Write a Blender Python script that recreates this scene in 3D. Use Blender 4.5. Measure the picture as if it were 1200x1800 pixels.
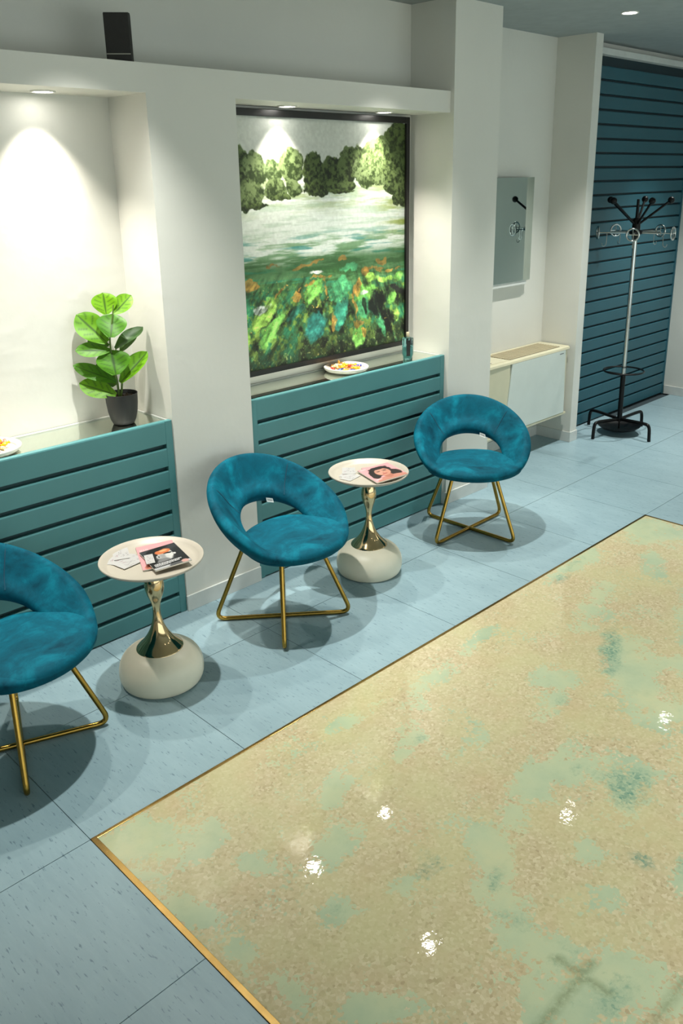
import bpy, bmesh, math, random
import numpy as np
from mathutils import Vector, Matrix
random.seed(7); RNG = np.random.default_rng(11)
for o in list(bpy.data.objects): bpy.data.objects.remove(o)
SC = bpy.context.scene; COL = SC.collection
PI = math.pi

# ------------------------------------------------------------------ camera
yaw, pitch, roll = 0.789135, -0.316, -0.012
CAM_P = (1492.862, 631.143, 796.024)            # focal length and principal point for a 1200 x 1800 frame
f = Vector((math.sin(yaw)*math.cos(pitch), math.cos(yaw)*math.cos(pitch), math.sin(pitch)))
r0 = f.cross(Vector((0, 0, 1))).normalized(); u0 = r0.cross(f)
rr = r0*math.cos(roll)+u0*math.sin(roll); uu = -r0*math.sin(roll)+u0*math.cos(roll)
cd = bpy.data.cameras.new('camera'); cam = bpy.data.objects.new('camera', cd); COL.objects.link(cam)
cam.matrix_world = Matrix(((rr.x, uu.x, -f.x, -0.9126), (rr.y, uu.y, -f.y, -2.0928), (rr.z, uu.z, -f.z, 1.9386), (0, 0, 0, 1)))
cd.sensor_fit = 'HORIZONTAL'; cd.sensor_width = 24.0; cd.lens = CAM_P[0]/1200*24
cd.shift_x = (600-CAM_P[1])/1200; cd.shift_y = (CAM_P[2]-900)/1200
cd.clip_start = 0.05
SC.camera = cam
# ------------------------------------------------------------------ world, exposure
w = bpy.data.worlds.new('world'); SC.world = w; w.use_nodes = True
w.node_tree.nodes['Background'].inputs[0].default_value = (0.88, 1.0, 0.97, 1)
w.node_tree.nodes['Background'].inputs[1].default_value = 1.75
vs = SC.view_settings; vs.view_transform = 'Standard'; vs.look = 'None'; vs.gamma = 1.0; vs.use_curve_mapping = False
vs.exposure = 0.16
NICHE_W, CEIL_W = 60.0, 192.0
NICHE_COL, CEIL_COL = (1.0, 0.93, 0.82), (1.0, 1.0, 0.94)
CEIL_Z = 2.81

# ------------------------------------------------------------------ materials
def lin(c):
    return tuple((x/255/12.92 if x/255 <= 0.04045 else ((x/255+0.055)/1.055)**2.4) for x in c)
def L4(*c): return (*lin(c), 1)
class NT:
    def __init__(s, name):
        s.m = bpy.data.materials.new(name); s.m.use_nodes = True; s.t = s.m.node_tree
        s.b = s.t.nodes['Principled BSDF']
    def n(s, typ, **kw):
        nd = s.t.nodes.new('ShaderNode'+typ)
        for k, v in kw.items():
            if k.startswith('i_'):
                key = k[2:]; key = int(key) if key.isdigit() else key.replace('_', ' ')
                nd.inputs[key].default_value = v
            else: setattr(nd, k, v)
        return nd
    def l(s, a, b): s.t.links.new(a, b)
    def ramp(s, fac, stops, interp='LINEAR'):
        nd = s.n('ValToRGB'); cr = nd.color_ramp; cr.interpolation = interp
        while len(cr.elements) < len(stops): cr.elements.new(0.5)
        for e, (p, c) in zip(cr.elements, stops): e.position = p; e.color = c if len(c) == 4 else (*c, 1)
        s.l(fac, nd.inputs[0]); return nd.outputs[0]
    def mix(s, fac, a, b, mode='MIX'):
        nd = s.n('Mix', data_type='RGBA', blend_type=mode)
        for i, v in ((0, fac), (6, a), (7, b)):
            if hasattr(v, 'is_output'): s.l(v, nd.inputs[i])
            else: nd.inputs[i].default_value = v
        return nd.outputs[2]
    def math(s, op, a, b=0.0, c=None):
        nd = s.n('Math', operation=op)
        for i, v in enumerate((a, b) if c is None else (a, b, c)):
            if hasattr(v, 'is_output'): s.l(v, nd.inputs[i])
            else: nd.inputs[i].default_value = v
        return nd.outputs[0]
    def noise(s, vec, scale, detail=3, rough=0.5, dist=0.0):
        nd = s.n('TexNoise'); nd.inputs['Scale'].default_value = scale; nd.inputs['Detail'].default_value = detail
        nd.inputs['Roughness'].default_value = rough; nd.inputs['Distortion'].default_value = dist
        if vec is not None: s.l(vec, nd.inputs['Vector'])
        return nd.outputs[0]
    def pos(s, scale=(1, 1, 1), obj=False, rot=(0, 0, 0)):
        v = s.n('TexCoord').outputs['Object'] if obj else s.n('NewGeometry').outputs['Position']
        mp = s.n('Mapping'); mp.inputs['Scale'].default_value = scale; mp.inputs['Rotation'].default_value = rot
        s.l(v, mp.inputs['Vector']); return mp.outputs[0]
    def bump(s, h, strength, dist=0.01):
        nd = s.n('Bump'); nd.inputs['Strength'].default_value = strength; nd.inputs['Distance'].default_value = dist
        s.l(h, nd.inputs['Height']); s.l(nd.outputs[0], s.b.inputs['Normal'])
    def set(s, **kw):
        for k, v in kw.items():
            i = s.b.inputs[k.replace('_', ' ')]
            if hasattr(v, 'is_output'): s.l(v, i)
            else: i.default_value = v
        return s
def simple(name, rgb, rough=0.5, metal=0.0, var=0.06, scale=12, bump=0.0, **kw):
    """plain surface with a faint procedural mottling and optional fine relief"""
    t = NT(name); p = t.pos(obj=True)
    nz = t.noise(p, scale, 4)
    c = L4(*rgb); d = tuple(x*(1-var) for x in c[:3])+(1,); e = tuple(min(1, x*(1+var)) for x in c[:3])+(1,)
    t.set(Base_Color=t.ramp(nz, [(0.3, d), (0.7, e)]), Roughness=rough, Metallic=metal, **kw)
    if bump: t.bump(t.noise(p, scale*6, 3), bump, 0.004)
    return t.m

def mat_wall():
    t = NT('painted_plaster'); p = t.pos()
    big = t.noise(p, 1.3, 3); fine = t.noise(p, 40, 4)
    t.set(Base_Color=t.ramp(big, [(0.3, L4(209, 208, 200)), (0.7, L4(216, 215, 207))]), Roughness=0.55)
    lumps = t.math('POWER', t.noise(p, 9, 2), 3.0)
    t.bump(t.math('ADD', t.math('MULTIPLY', fine, 0.15), lumps), 0.25, 0.012)
    return t.m
def mat_tile():
    t = NT('blue_vinyl'); 
    base = t.noise(t.pos((3, 1.2, 1)), 3, 4)
    st = t.noise(t.pos((36, 5, 20), rot=(0, 0, 0.22)), 1.6, 3, 0.65)
    st2 = t.noise(t.pos((95, 16, 30), rot=(0, 0, 0.22)), 1.4, 3, 0.6)
    col = t.ramp(base, [(0.3, L4(133, 158, 167)), (0.7, L4(143, 168, 176))])
    col = t.mix(t.ramp(st, [(0.45, (0, 0, 0)), (0.75, (0.35, 0.35, 0.35))]), col, L4(156, 180, 186))
    col = t.mix(t.ramp(st2, [(0.615, (0, 0, 0)), (0.68, (0.8, 0.8, 0.8))]), col, L4(88, 114, 126))
    rnd = t.n('ObjectInfo').outputs['Random']
    hs = t.n('HueSaturation'); t.l(t.math('MULTIPLY_ADD', rnd, 0.07, 0.965), hs.inputs['Value']); t.l(col, hs.inputs['Color'])
    t.set(Base_Color=hs.outputs[0], Roughness=t.math('MULTIPLY_ADD', t.noise(t.pos(), 14, 3), 0.12, 0.3), Specular_IOR_Level=0.4)
    t.bump(st2, 0.04, 0.002)
    return t.m
def mat_resin():
    t = NT('resin_over_sand')
    at = t.n('Attribute', attribute_name='pool'); sep = t.n('SeparateColor'); t.l(at.outputs['Color'], sep.inputs[0])
    P = t.pos()
    edge = t.noise(P, 9, 6, 0.7); ed2 = t.noise(P, 55, 4, 0.7)
    wob = t.math('ADD', t.math('MULTIPLY_ADD', edge, 2.2, -1.1), t.math('MULTIPLY_ADD', ed2, 0.9, -0.45))
    mp = t.math('ADD', sep.outputs[0], wob)
    pool = t.ramp(mp, [(0.30, (0, 0, 0)), (0.85, (1, 1, 1))])
    teal = t.ramp(t.math('ADD', sep.outputs[1], t.math('MULTIPLY', wob, 0.75)), [(0.35, (0, 0, 0)), (0.85, (1, 1, 1))])
    v = t.n('TexVoronoi', feature='F1'); v.inputs['Scale'].default_value = 112; v.inputs['Randomness'].default_value = 1.0; t.l(P, v.inputs['Vector'])
    vs_ = t.n('SeparateColor'); t.l(v.outputs['Color'], vs_.inputs[0])
    grain = t.ramp(t.math('ADD', t.math('MULTIPLY', vs_.outputs[0], 0.7), t.math('MULTIPLY', t.noise(P, 40, 4, 0.7), 0.3)),
                   [(0.06, L4(160, 143, 110)), (0.24, L4(184, 169, 133)), (0.65, L4(194, 180, 145)), (0.94, L4(212, 200, 168))])
    pc = t.ramp(t.noise(P, 2.6, 5, 0.6), [(0.3, L4(160, 178, 150)), (0.5, L4(180, 190, 156)), (0.7, L4(194, 194, 154))])
    pc = t.mix(t.ramp(t.noise(P, 14, 5, 0.7), [(0.5, (0, 0, 0)), (0.8, (0.3, 0.3, 0.3))]), pc, L4(136, 156, 128))
    big = t.noise(P, 3.1, 5, 0.65)
    grain = t.mix(t.ramp(big, [(0.40, (0, 0, 0)), (0.62, (0.6, 0.6, 0.6))]), grain, L4(192, 188, 142))
    grain = t.mix(t.ramp(t.noise(P, 5.3, 4, 0.6), [(0.50, (0, 0, 0)), (0.75, (0.35, 0.35, 0.35))]), grain, L4(196, 168, 132))
    # each grain lies where a coverage field exceeds its own random threshold, so pool edges break up into single grains
    cover = t.math('SUBTRACT', t.math('MULTIPLY_ADD', pool, -1.0, 0.90), t.math('MULTIPLY_ADD', t.noise(P, 4.5, 6, 0.7), 2.0, -0.98))
    show = t.ramp(t.math('SUBTRACT', cover, t.math('MULTIPLY', vs_.outputs[2], 0.75)), [(0.0, (0, 0, 0)), (0.12, (1, 1, 1))])
    col = t.mix(show, pc, grain)
    col = t.mix(t.math('MULTIPLY', teal, t.math('MULTIPLY_ADD', vs_.outputs[1], 0.75, 0.15)), col, L4(96, 140, 122))
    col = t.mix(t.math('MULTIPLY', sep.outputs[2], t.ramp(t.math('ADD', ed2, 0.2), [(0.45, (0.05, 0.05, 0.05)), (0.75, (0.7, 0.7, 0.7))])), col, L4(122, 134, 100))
    t.set(Base_Color=col, Roughness=0.5, Coat_Weight=1.0, Coat_Roughness=0.03, Coat_IOR=1.5, Specular_IOR_Level=0.15)
    b = t.n('Bump'); b.inputs['Strength'].default_value = 0.10; b.inputs['Distance'].default_value = 0.004
    t.l(t.noise(P, 24, 3), b.inputs['Height']); t.l(b.outputs[0], t.b.inputs['Coat Normal'])
    return t.m
def mat_velvet():
    t = NT('teal_velvet'); p = t.pos(obj=True)
    nap = t.noise(p, 5, 5, 0.6, 1.2); nap2 = t.noise(t.pos((1, 1.3, 1), obj=True), 16, 5, 0.7, 1.0)
    k = t.math('ADD', t.math('MULTIPLY', nap, 0.75), t.math('MULTIPLY', nap2, 0.3))
    t.set(Base_Color=t.ramp(k, [(0.36, L4(0, 52, 68)), (0.55, L4(0, 82, 101)), (0.74, L4(4, 117, 138))]),
          Roughness=0.75, Sheen_Weight=0.12, Sheen_Roughness=0.35, Sheen_Tint=L4(60, 190, 215), Specular_IOR_Level=0.12)
    t.bump(t.math('ADD', t.noise(p, 420, 2), t.math('MULTIPLY', nap2, 2.0)), 0.12, 0.003)
    return t.m
def mat_brass(name, rgb, rough):
    t = NT(name); p = t.pos(obj=True)
    t.set(Base_Color=t.ramp(t.noise(p, 18, 3), [(0.3, L4(*[x*0.93 for x in rgb])), (0.7, L4(*rgb))]), Metallic=1.0,
          Roughness=t.math('MULTIPLY_ADD', t.noise(p, 45, 3), 0.1, rough))
    return t.m
def mat_glass():
    t = NT('teal_bottle_glass'); p = t.pos(obj=True)
    t.set(Base_Color=t.ramp(t.noise(p, 6, 2), [(0.3, L4(140, 196, 204)), (0.7, L4(160, 212, 216))]), Transmission_Weight=1.0, Roughness=0.02, IOR=1.45)
    return t.m
def mat_vcol(name, rough=0.5, bump=0.0):
    t = NT(name); at = t.n('Attribute', attribute_name='paint')
    t.set(Base_Color=at.outputs['Color'], Roughness=rough, Specular_IOR_Level=0.35)
    if bump: t.bump(t.noise(t.pos((60, 60, 160)), 1.0, 4), bump, 0.004)
    return t.m
def mat_emit(name, rgb, s):
    t = NT(name); t.set(Base_Color=(0.8, 0.8, 0.8, 1), Emission_Color=(*rgb, 1), Emission_Strength=s); return t.m
def mat_leaf():
    t = NT('fiddle_leaf'); at = t.n('Attribute', attribute_name='vein'); sp = t.n('SeparateColor'); t.l(at.outputs['Color'], sp.inputs[0])
    g = t.n('NewGeometry').outputs['Backfacing']
    rnd = t.n('ObjectInfo').outputs['Random']
    face = t.mix(rnd, L4(58, 110, 8), L4(108, 158, 16))
    face = t.mix(t.ramp(t.noise(t.pos(), 25, 3), [(0.35, (0, 0, 0)), (0.7, (0.3, 0.3, 0.3))]), face, L4(60, 110, 14))
    face = t.mix(sp.outputs[0], face, L4(26, 52, 8))
    t.set(Base_Color=t.mix(g, face, L4(50, 76, 40)), Roughness=0.5, Specular_IOR_Level=0.35, Transmission_Weight=0.0, Subsurface_Weight=0.0)  # underside green darkened, shade of those leaves put into the colour
    tr = t.n('BsdfTranslucent'); tr.inputs[0].default_value = L4(120, 180, 10)
    ad = t.n('MixShader'); ad.inputs[0].default_value = 0.14
    out = t.t.nodes['Material Output']; t.l(t.b.outputs[0], ad.inputs[1]); t.l(tr.outputs[0], ad.inputs[2]); t.l(ad.outputs[0], out.inputs[0])
    return t.m

M = dict(
    wall=mat_wall(), tile=mat_tile(), resin=mat_resin(), velvet=mat_velvet(), glass=mat_glass(), leaf=mat_leaf(),
    ceil=simple('ceiling_paint', (150, 158, 158), 0.8), joint=simple('floor_joint', (52, 66, 72), 0.8),
    base=simple('skirting_paint', (204, 206, 202), 0.45), teal=simple('teal_lacquer', (72, 126, 128), 0.42, var=0.05, scale=3),
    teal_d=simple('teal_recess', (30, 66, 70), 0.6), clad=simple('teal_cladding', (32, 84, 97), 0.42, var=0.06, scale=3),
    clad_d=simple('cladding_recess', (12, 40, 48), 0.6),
    brass=mat_brass('brushed_brass', (176, 140, 66), 0.2), gold=mat_brass('polished_gold', (226, 196, 150), 0.04), strip=mat_brass('brass_strip', (172, 140, 84), 0.2),
    chrome=mat_brass('chrome', (200, 202, 200), 0.10), cream=simple('cream_lacquer', (232, 224, 202), 0.42, var=0.03),
    tray=simple('cream_tray', (170, 163, 150), 0.4, var=0.02), black=simple('black_paint', (5, 5, 6), 0.35, Specular_IOR_Level=0.25), frame=simple('black_frame', (14, 13, 12), 0.35),
    shelf=simple('mirrored_glass', (228, 234, 222), 0.02, metal=1.0, var=0.01), mirror=simple('mirror_glass', (196, 208, 204), 0.01, metal=1.0, var=0.005),
    pot=simple('black_pot', (30, 30, 30), 0.5), soil=simple('potting_grit', (72, 56, 44), 0.9, var=0.6, scale=90, bump=0.6), stem=simple('plant_stem', (84, 110, 40), 0.5),
    white=simple('white_ceramic', (214, 211, 202), 0.25, var=0.02), paper=mat_vcol('printed_paper', 0.45), art=mat_vcol('painted_canvas', 0.5, 0.08),
    page=simple('page_edges', (226, 222, 212), 0.7), beige=simple('beige_plastic', (204, 198, 170), 0.4, var=0.03), panel=simple('white_panel', (206, 212, 205), 0.3, var=0.02),
    grille=simple('beige_grille', (176, 164, 132), 0.5), dark=simple('dark_gap', (40, 36, 28), 0.8), speaker=simple('speaker_black', (34, 33, 30), 0.7, bump=0.2, scale=60),
    silver=simple('silver_line', (160, 156, 146), 0.35, metal=0.6), lens=mat_emit('lamp_lens', (1.0, 0.97, 0.9), 30.0), ring=simple('lamp_ring', (216, 214, 206), 0.35),
    label=simple('black_label', (16, 18, 18), 0.5), cap=simple('bottle_cap', (190, 178, 150), 0.4), liquid=simple('pale_liquid', (150, 190, 180), 0.1),
    tag=simple('white_fabric_tag', (232, 232, 228), 0.8), seam=simple('velvet_seam', (0, 62, 82), 0.9), grey=simple('grey_print', (110, 112, 112), 0.6),
    c_yel=simple('candy_yellow', (236, 176, 30), 0.25), c_red=simple('candy_red', (196, 50, 30), 0.25), c_blue=simple('candy_blue', (20, 76, 170), 0.25),
    c_gold=simple('candy_gold', (220, 160, 70), 0.2, metal=0.4), c_pink=simple('candy_pink', (230, 130, 110), 0.3), c_cream=simple('candy_cream', (240, 222, 170), 0.3),
)
# ------------------------------------------------------------------ mesh helpers
def obj(name, verts, faces, mat, parent=None, smooth=False, loc=None, sharp=None):
    me = bpy.data.meshes.new(name); me.from_pydata([tuple(v) for v in verts], [], faces); me.update()
    if mat is not None: me.materials.append(mat)
    if smooth: me.shade_smooth()
    if smooth and sharp: me.set_sharp_from_angle(angle=math.radians(sharp))
    o = bpy.data.objects.new(name, me); COL.objects.link(o)
    if loc is not None: o.location = loc
    if parent is not None: o.parent = parent
    return o
def tag(o, label=None, cat=None, group=None, kind=None):
    for k, v in (('label', label), ('category', cat), ('group', group), ('kind', kind)):
        if v: o[k] = v
    return o
def empty(name, loc, label, cat, rz=0.0, group=None):
    o = bpy.data.objects.new(name, None); COL.objects.link(o); o.location = loc; o.rotation_euler = (0, 0, rz); o.empty_display_size = 0.1
    return tag(o, label, cat, group)
def copy_tree(o, parent=None):
    c = o.copy(); COL.objects.link(c)
    if parent is not None: c.parent = parent
    for ch in list(o.children): copy_tree(ch, c)
    return c
class MB:
    def __init__(s): s.v = []; s.f = []
    def add(s, v, f):
        k = len(s.v); s.v += [tuple(x) for x in v]; s.f += [tuple(i+k for i in q) for q in f]; return s
    def box(s, a, b, bev=0.0):
        (x0, y0, z0), (x1, y1, z1) = a, b
        if bev <= 0:
            return s.add([(x0, y0, z0), (x1, y0, z0), (x1, y1, z0), (x0, y1, z0), (x0, y0, z1), (x1, y0, z1), (x1, y1, z1), (x0, y1, z1)],
                         [(3, 2, 1, 0), (4, 5, 6, 7), (0, 1, 5, 4), (1, 2, 6, 5), (2, 3, 7, 6), (3, 0, 4, 7)])
        bm = bmesh.new(); bmesh.ops.create_cube(bm, size=1.0)
        for v in bm.verts: v.co = ((x0+x1)/2+v.co.x*(x1-x0), (y0+y1)/2+v.co.y*(y1-y0), (z0+z1)/2+v.co.z*(z1-z0))
        bmesh.ops.bevel(bm, geom=list(bm.edges), offset=bev, segments=2, affect='EDGES', profile=0.6)
        bm.verts.index_update(); s.add([v.co[:] for v in bm.verts], [[v.index for v in q.verts] for q in bm.faces]); bm.free(); return s
    def tube(s, pts, r, n=10, closed=False, caps=True):
        pts = [Vector(p) for p in pts]; m = len(pts); rad = r if isinstance(r, (list, tuple)) else [r]*m
        tang = []
        for i in range(m):
            a = pts[(i-1) % m] if (closed or i > 0) else pts[i]; b = pts[(i+1) % m] if (closed or i < m-1) else pts[i]
            tang.append((b-a).normalized())
        nrm = tang[0].orthogonal().normalized(); vs_ = []
        for i in range(m):
            nrm = (nrm-tang[i]*nrm.dot(tang[i])).normalized(); bi = tang[i].cross(nrm)
            vs_ += [pts[i]+(nrm*math.cos(2*PI*k/n)+bi*math.sin(2*PI*k/n))*rad[i] for k in range(n)]
        fs = []
        for i in range(m if closed else m-1):
            j = (i+1) % m
            fs += [(i*n+k, i*n+(k+1) % n, j*n+(k+1) % n, j*n+k) for k in range(n)]
        if caps and not closed: fs += [tuple(reversed(range(n))), tuple((m-1)*n+k for k in range(n))]
        return s.add(vs_, fs)
    def lathe(s, prof, n=40, c=(0, 0, 0)):
        vs_ = []; fs = []
        for (r, z) in prof: vs_ += [(c[0]+r*math.cos(2*PI*k/n), c[1]+r*math.sin(2*PI*k/n), c[2]+z) for k in range(n)]
        for i in range(len(prof)-1): fs += [(i*n+k, i*n+(k+1) % n, (i+1)*n+(k+1) % n, (i+1)*n+k) for k in range(n)]
        if prof[0][0] > 0: fs.append(tuple(reversed(range(n))))
        if prof[-1][0] > 0: fs.append(tuple((len(prof)-1)*n+k for k in range(n)))
        return s.add(vs_, fs)
    def prism(s, poly, a, b, axis='x'):
        """poly in the two other axes, swept from a to b"""
        n = len(poly)
        mk = {'x': lambda t, p: (t, p[0], p[1]), 'y': lambda t, p: (p[0], t, p[1]), 'z': lambda t, p: (p[0], p[1], t)}[axis]
        v = [mk(a, p) for p in poly]+[mk(b, p) for p in poly]
        fs = [tuple(range(n)), tuple(reversed(range(n, 2*n)))]+[((i+1) % n, i, i+n, (i+1) % n+n) for i in range(n)]
        return s.add(v, fs)
    def sphere(s, c, r, n=16):
        prof = [(max(1e-4, r*math.sin(PI*i/(n//2))), -r*math.cos(PI*i/(n//2))) for i in range(n//2+1)]
        return s.lathe(prof, n, c)
    def build(s, name, mat, parent=None, smooth=False, sharp=35, loc=None):
        o = obj(name, s.v, s.f, mat, parent, False, loc)
        me = o.data; bm = bmesh.new(); bm.from_mesh(me); bmesh.ops.recalc_face_normals(bm, faces=bm.faces); bm.to_mesh(me); bm.free()
        if smooth: me.shade_smooth(); me.set_sharp_from_angle(angle=math.radians(sharp))
        return o
def fillet(pts, rad, n=6):
    pts = [Vector(p) for p in pts]; out = [pts[0]]
    for i in range(1, len(pts)-1):
        a, b, c = pts[i-1], pts[i], pts[i+1]; R = rad[i] if isinstance(rad, (list, tuple)) else rad
        p = b+(a-b).normalized()*min(R, (a-b).length*0.49); q = b+(c-b).normalized()*min(R, (c-b).length*0.49)
        out += [p*(1-t)**2+b*2*t*(1-t)+q*t*t for t in [k/n for k in range(n+1)]]
    return out+[pts[-1]]
def crspline(P, n=6, closed=False):
    P = [Vector(p) for p in P]; m = len(P); out = []
    for i in range(m if closed else m-1):
        g = lambda k: P[k % m] if closed else P[max(0, min(m-1, k))]
        a, b, c, d = g(i-1), g(i), g(i+1), g(i+2)
        for k in range(n):
            t = k/n; out.append(0.5*((2*b)+(-a+c)*t+(2*a-5*b+4*c-d)*t*t+(-a+3*b-3*c+d)*t**3))
    if not closed: out.append(P[-1])
    return out
def struct(name, mb, mat, parent=None):
    o = mb.build(name, mat, parent)
    if parent is None: o['kind'] = 'structure'
    return o
def vnoise(h, w_, fy, fx, seed):
    """smooth value noise in 0..1 on an h x w grid with fy x fx cells"""
    r = np.random.default_rng(seed); g = r.random((fy+2, fx+2))
    y = np.linspace(0, fy, h, endpoint=False); x = np.linspace(0, fx, w_, endpoint=False)
    yi = y.astype(int); xi = x.astype(int); ty = y-yi; tx = x-xi
    ty = ty*ty*(3-2*ty); tx = tx*tx*(3-2*tx)
    A = g[yi][:, xi]; B = g[yi][:, xi+1]; C = g[yi+1][:, xi]; D = g[yi+1][:, xi+1]
    return (A*(1-tx)+B*tx)*(1-ty)[:, None]+(C*(1-tx)+D*tx)*ty[:, None]
def fbm(h, w_, fy, fx, seed, oct=4, gain=0.55):
    s = np.zeros((h, w_)); a = 1; tot = 0
    for k in range(oct): s += a*vnoise(h, w_, fy*2**k, fx*2**k, seed+k); tot += a; a *= gain
    return s/tot
def srgb2lin(a):
    a = np.clip(a, 0, 255)/255.0
    return np.where(a <= 0.04045, a/12.92, ((a+0.055)/1.055)**2.4)
def painted_grid(name, img, corner, du, dv, mat, parent, attr='paint'):
    """flat picture: img[row, col] painted per vertex; corner = upper left, du = along columns, dv = down the rows"""
    h, w_ = img.shape[:2]
    U, V = np.meshgrid(np.linspace(0, 1, w_), np.linspace(0, 1, h))
    co = np.array(corner)+U[..., None]*np.array(du)+V[..., None]*np.array(dv)
    idx = np.arange(h*w_).reshape(h, w_)
    q = np.stack([idx[:-1, :-1], idx[1:, :-1], idx[1:, 1:], idx[:-1, 1:]], -1).reshape(-1, 4)
    me = bpy.data.meshes.new(name); me.vertices.add(h*w_); me.vertices.foreach_set('co', co.reshape(-1).astype(np.float32))
    me.loops.add(q.size); me.loops.foreach_set('vertex_index', q.reshape(-1).astype(np.int32))
    me.polygons.add(len(q)); me.polygons.foreach_set('loop_start', np.arange(0, q.size, 4, dtype=np.int32))
    me.update(calc_edges=True); me.validate()
    ca = me.color_attributes.new(attr, 'FLOAT_COLOR', 'POINT')
    rgba = np.ones((h*w_, 4), np.float32); rgba[:, :3] = img.reshape(-1, 3); ca.data.foreach_set('color', rgba.reshape(-1))
    me.materials.append(mat); o = bpy.data.objects.new(name, me); COL.objects.link(o); o.parent = parent
    return o

# ================================================================== STRUCTURE
T = 0.6; G = 0.0012
floor = struct('floor', MB().box((-3.2, -4.5, -0.06), (6.6, 1.5, -0.012)), M['joint'])
def tile_mesh(sx, sy):
    b = MB().box((G, G, -0.012), (sx-G, sy-G, 0.0)); o = b.build('tile', M['tile']); me = o.data; bpy.data.objects.remove(o); return me
tile_cache = {}
def tile(x, y, sx=T, sy=T):
    k = (round(sx, 3), round(sy, 3))
    if k not in tile_cache: tile_cache[k] = tile_mesh(*k)
    o = bpy.data.objects.new('tile', tile_cache[k]); COL.objects.link(o); o.location = (x, y, 0); o.parent = floor
for i in range(-4, 11):
    for j in range(-7, 3):
        x, y = i*T, j*T
        if 0 <= i <= 5 and j < 0: continue                    # the resin inlay lies here
        if i < -2 and j < -3: continue
        if j == 2 and not (5 <= i <= 8): continue
        sy = 0.22 if j == 2 else T
        if x+T > 6.6: continue
        tile(x, y, T, sy)
# resin inlay: patches of pale pool and of teal, laid out in floor metres
n = 150
X, Y = np.meshgrid(np.linspace(0, 3.6, n), np.linspace(0, -3.6, n))
def blobs(L):
    a = np.zeros_like(X)
    for (x, y, rx, ry, ang, s) in L:
        c, s_ = math.cos(ang), math.sin(ang); dx, dy = X-x, Y-y
        d = ((dx*c+dy*s_)/rx)**2+((-dx*s_+dy*c)/ry)**2
        a = np.maximum(a, s*np.clip(1.0-.5*d, 0, 1))
    return a
pool = blobs([(1.33, -0.87, .13, .07, .3, 1), (1.14, -0.83, .13, .07, .4, 1), (0.99, -0.87, .10, .06, .6, 1), (0.80, -0.93, .13, .08, .9, 1), (0.69, -1.04, .12, .07, 1.3, 1),
              (0.62, -1.2, .08, .13, .2, 1), (0.53, -1.35, .13, .12, 0, 1), (0.66, -1.4, .1, .1, 0, .9), (0.69, -.36, .10, .05, .6, 1), (0.10, -.12, .14, .10, -.7, 1),
              (0.22, -.25, .10, .07, .4, .9), (0.5, -.55, .10, .08, .2, .85), (0.20, -1.02, .10, .05, -.6, .95), (0.05, -.5, .05, .4, .1, .8), (1.75, -.14, .2, .05, .1, .8),
              (2.05, -.72, .28, .12, .5, 1), (1.85, -.95, .15, .15, .3, .9), (1.6, -.62, .18, .06, .4, .75), (1.07, -.37, .18, .05, .5, .75), (2.4, -.35, .3, .08, .3, .8),
              (2.76, -.05, .25, .06, 0, 1), (3.4, -.12, .2, .2, 0, 1), (3.0, -.35, .2, .07, .5, .9), (1.75, -.55, .12, .1, 0, .8), (1.4, -.2, .2, .05, 0, .7), (0.9, -.14, .25, .04, 0, .7),
              (0.33, -.75, .06, .05, 0, .8), (0.52, -.8, .06, .04, 0, .7), (1.2, -.55, .1, .05, .3, .7), (1.38, -1.06, .15, .13, .1, .9), (2.3, -1.1, .3, .3, 0, .9),
              (1.0, -1.12, .06, .05, 0, .8), (0.9, -1.25, .05, .06, 0, .8), (1.15, -1.4, .12, .07, 0, .9), (0.3, -.45, .05, .12, .6, .75), (2.6, -.75, .35, .1, .3, .8), (0.75, -1.5, .08, .1, 0, .8)])
teal = blobs([(1.36, -1.07, .11, .10, .2, .85), (0.63, -.81, .06, .05, .3, .7), (1.09, -1.26, .035, .045, 0, 1), (1.16, -1.36, .06, .05, 0, .6), (0.72, -.99, .07, .03, .5, .7),
              (0.66, -1.1, .05, .09, .2, .5), (2.1, -.6, .22, .05, .45, .8), (2.76, -.03, .14, .03, 0, .6), (2.55, -.08, .1, .04, .2, .7), (0.62, -1.42, .08, .05, 0, .6), (1.07, -.4, .1, .03, .5, .4),
              (1.6, -.68, .1, .06, .3, .5), (0.33, -.74, .04, .03, 0, .4), (1.33, -.9, .05, .03, .2, .4), (0.6, -1.3, .12, .1, 0, .35)])
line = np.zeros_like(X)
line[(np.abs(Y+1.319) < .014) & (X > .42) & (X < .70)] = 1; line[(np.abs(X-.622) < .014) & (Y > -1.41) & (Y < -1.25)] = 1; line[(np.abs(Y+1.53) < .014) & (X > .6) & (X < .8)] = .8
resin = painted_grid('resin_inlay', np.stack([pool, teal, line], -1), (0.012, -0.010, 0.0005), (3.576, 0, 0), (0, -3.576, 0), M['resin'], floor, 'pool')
for a, b in (((0.0, -0.011, -0.01), (3.6, 0.001, 0.0025)), ((0.0, -3.6, -0.01), (0.018, 0.001, 0.003)), ((3.588, -3.6, -0.01), (3.601, 0.001, 0.0025))):
    MB().box(a, b, 0.001).build('brass_strip', M['strip'], floor)

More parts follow.
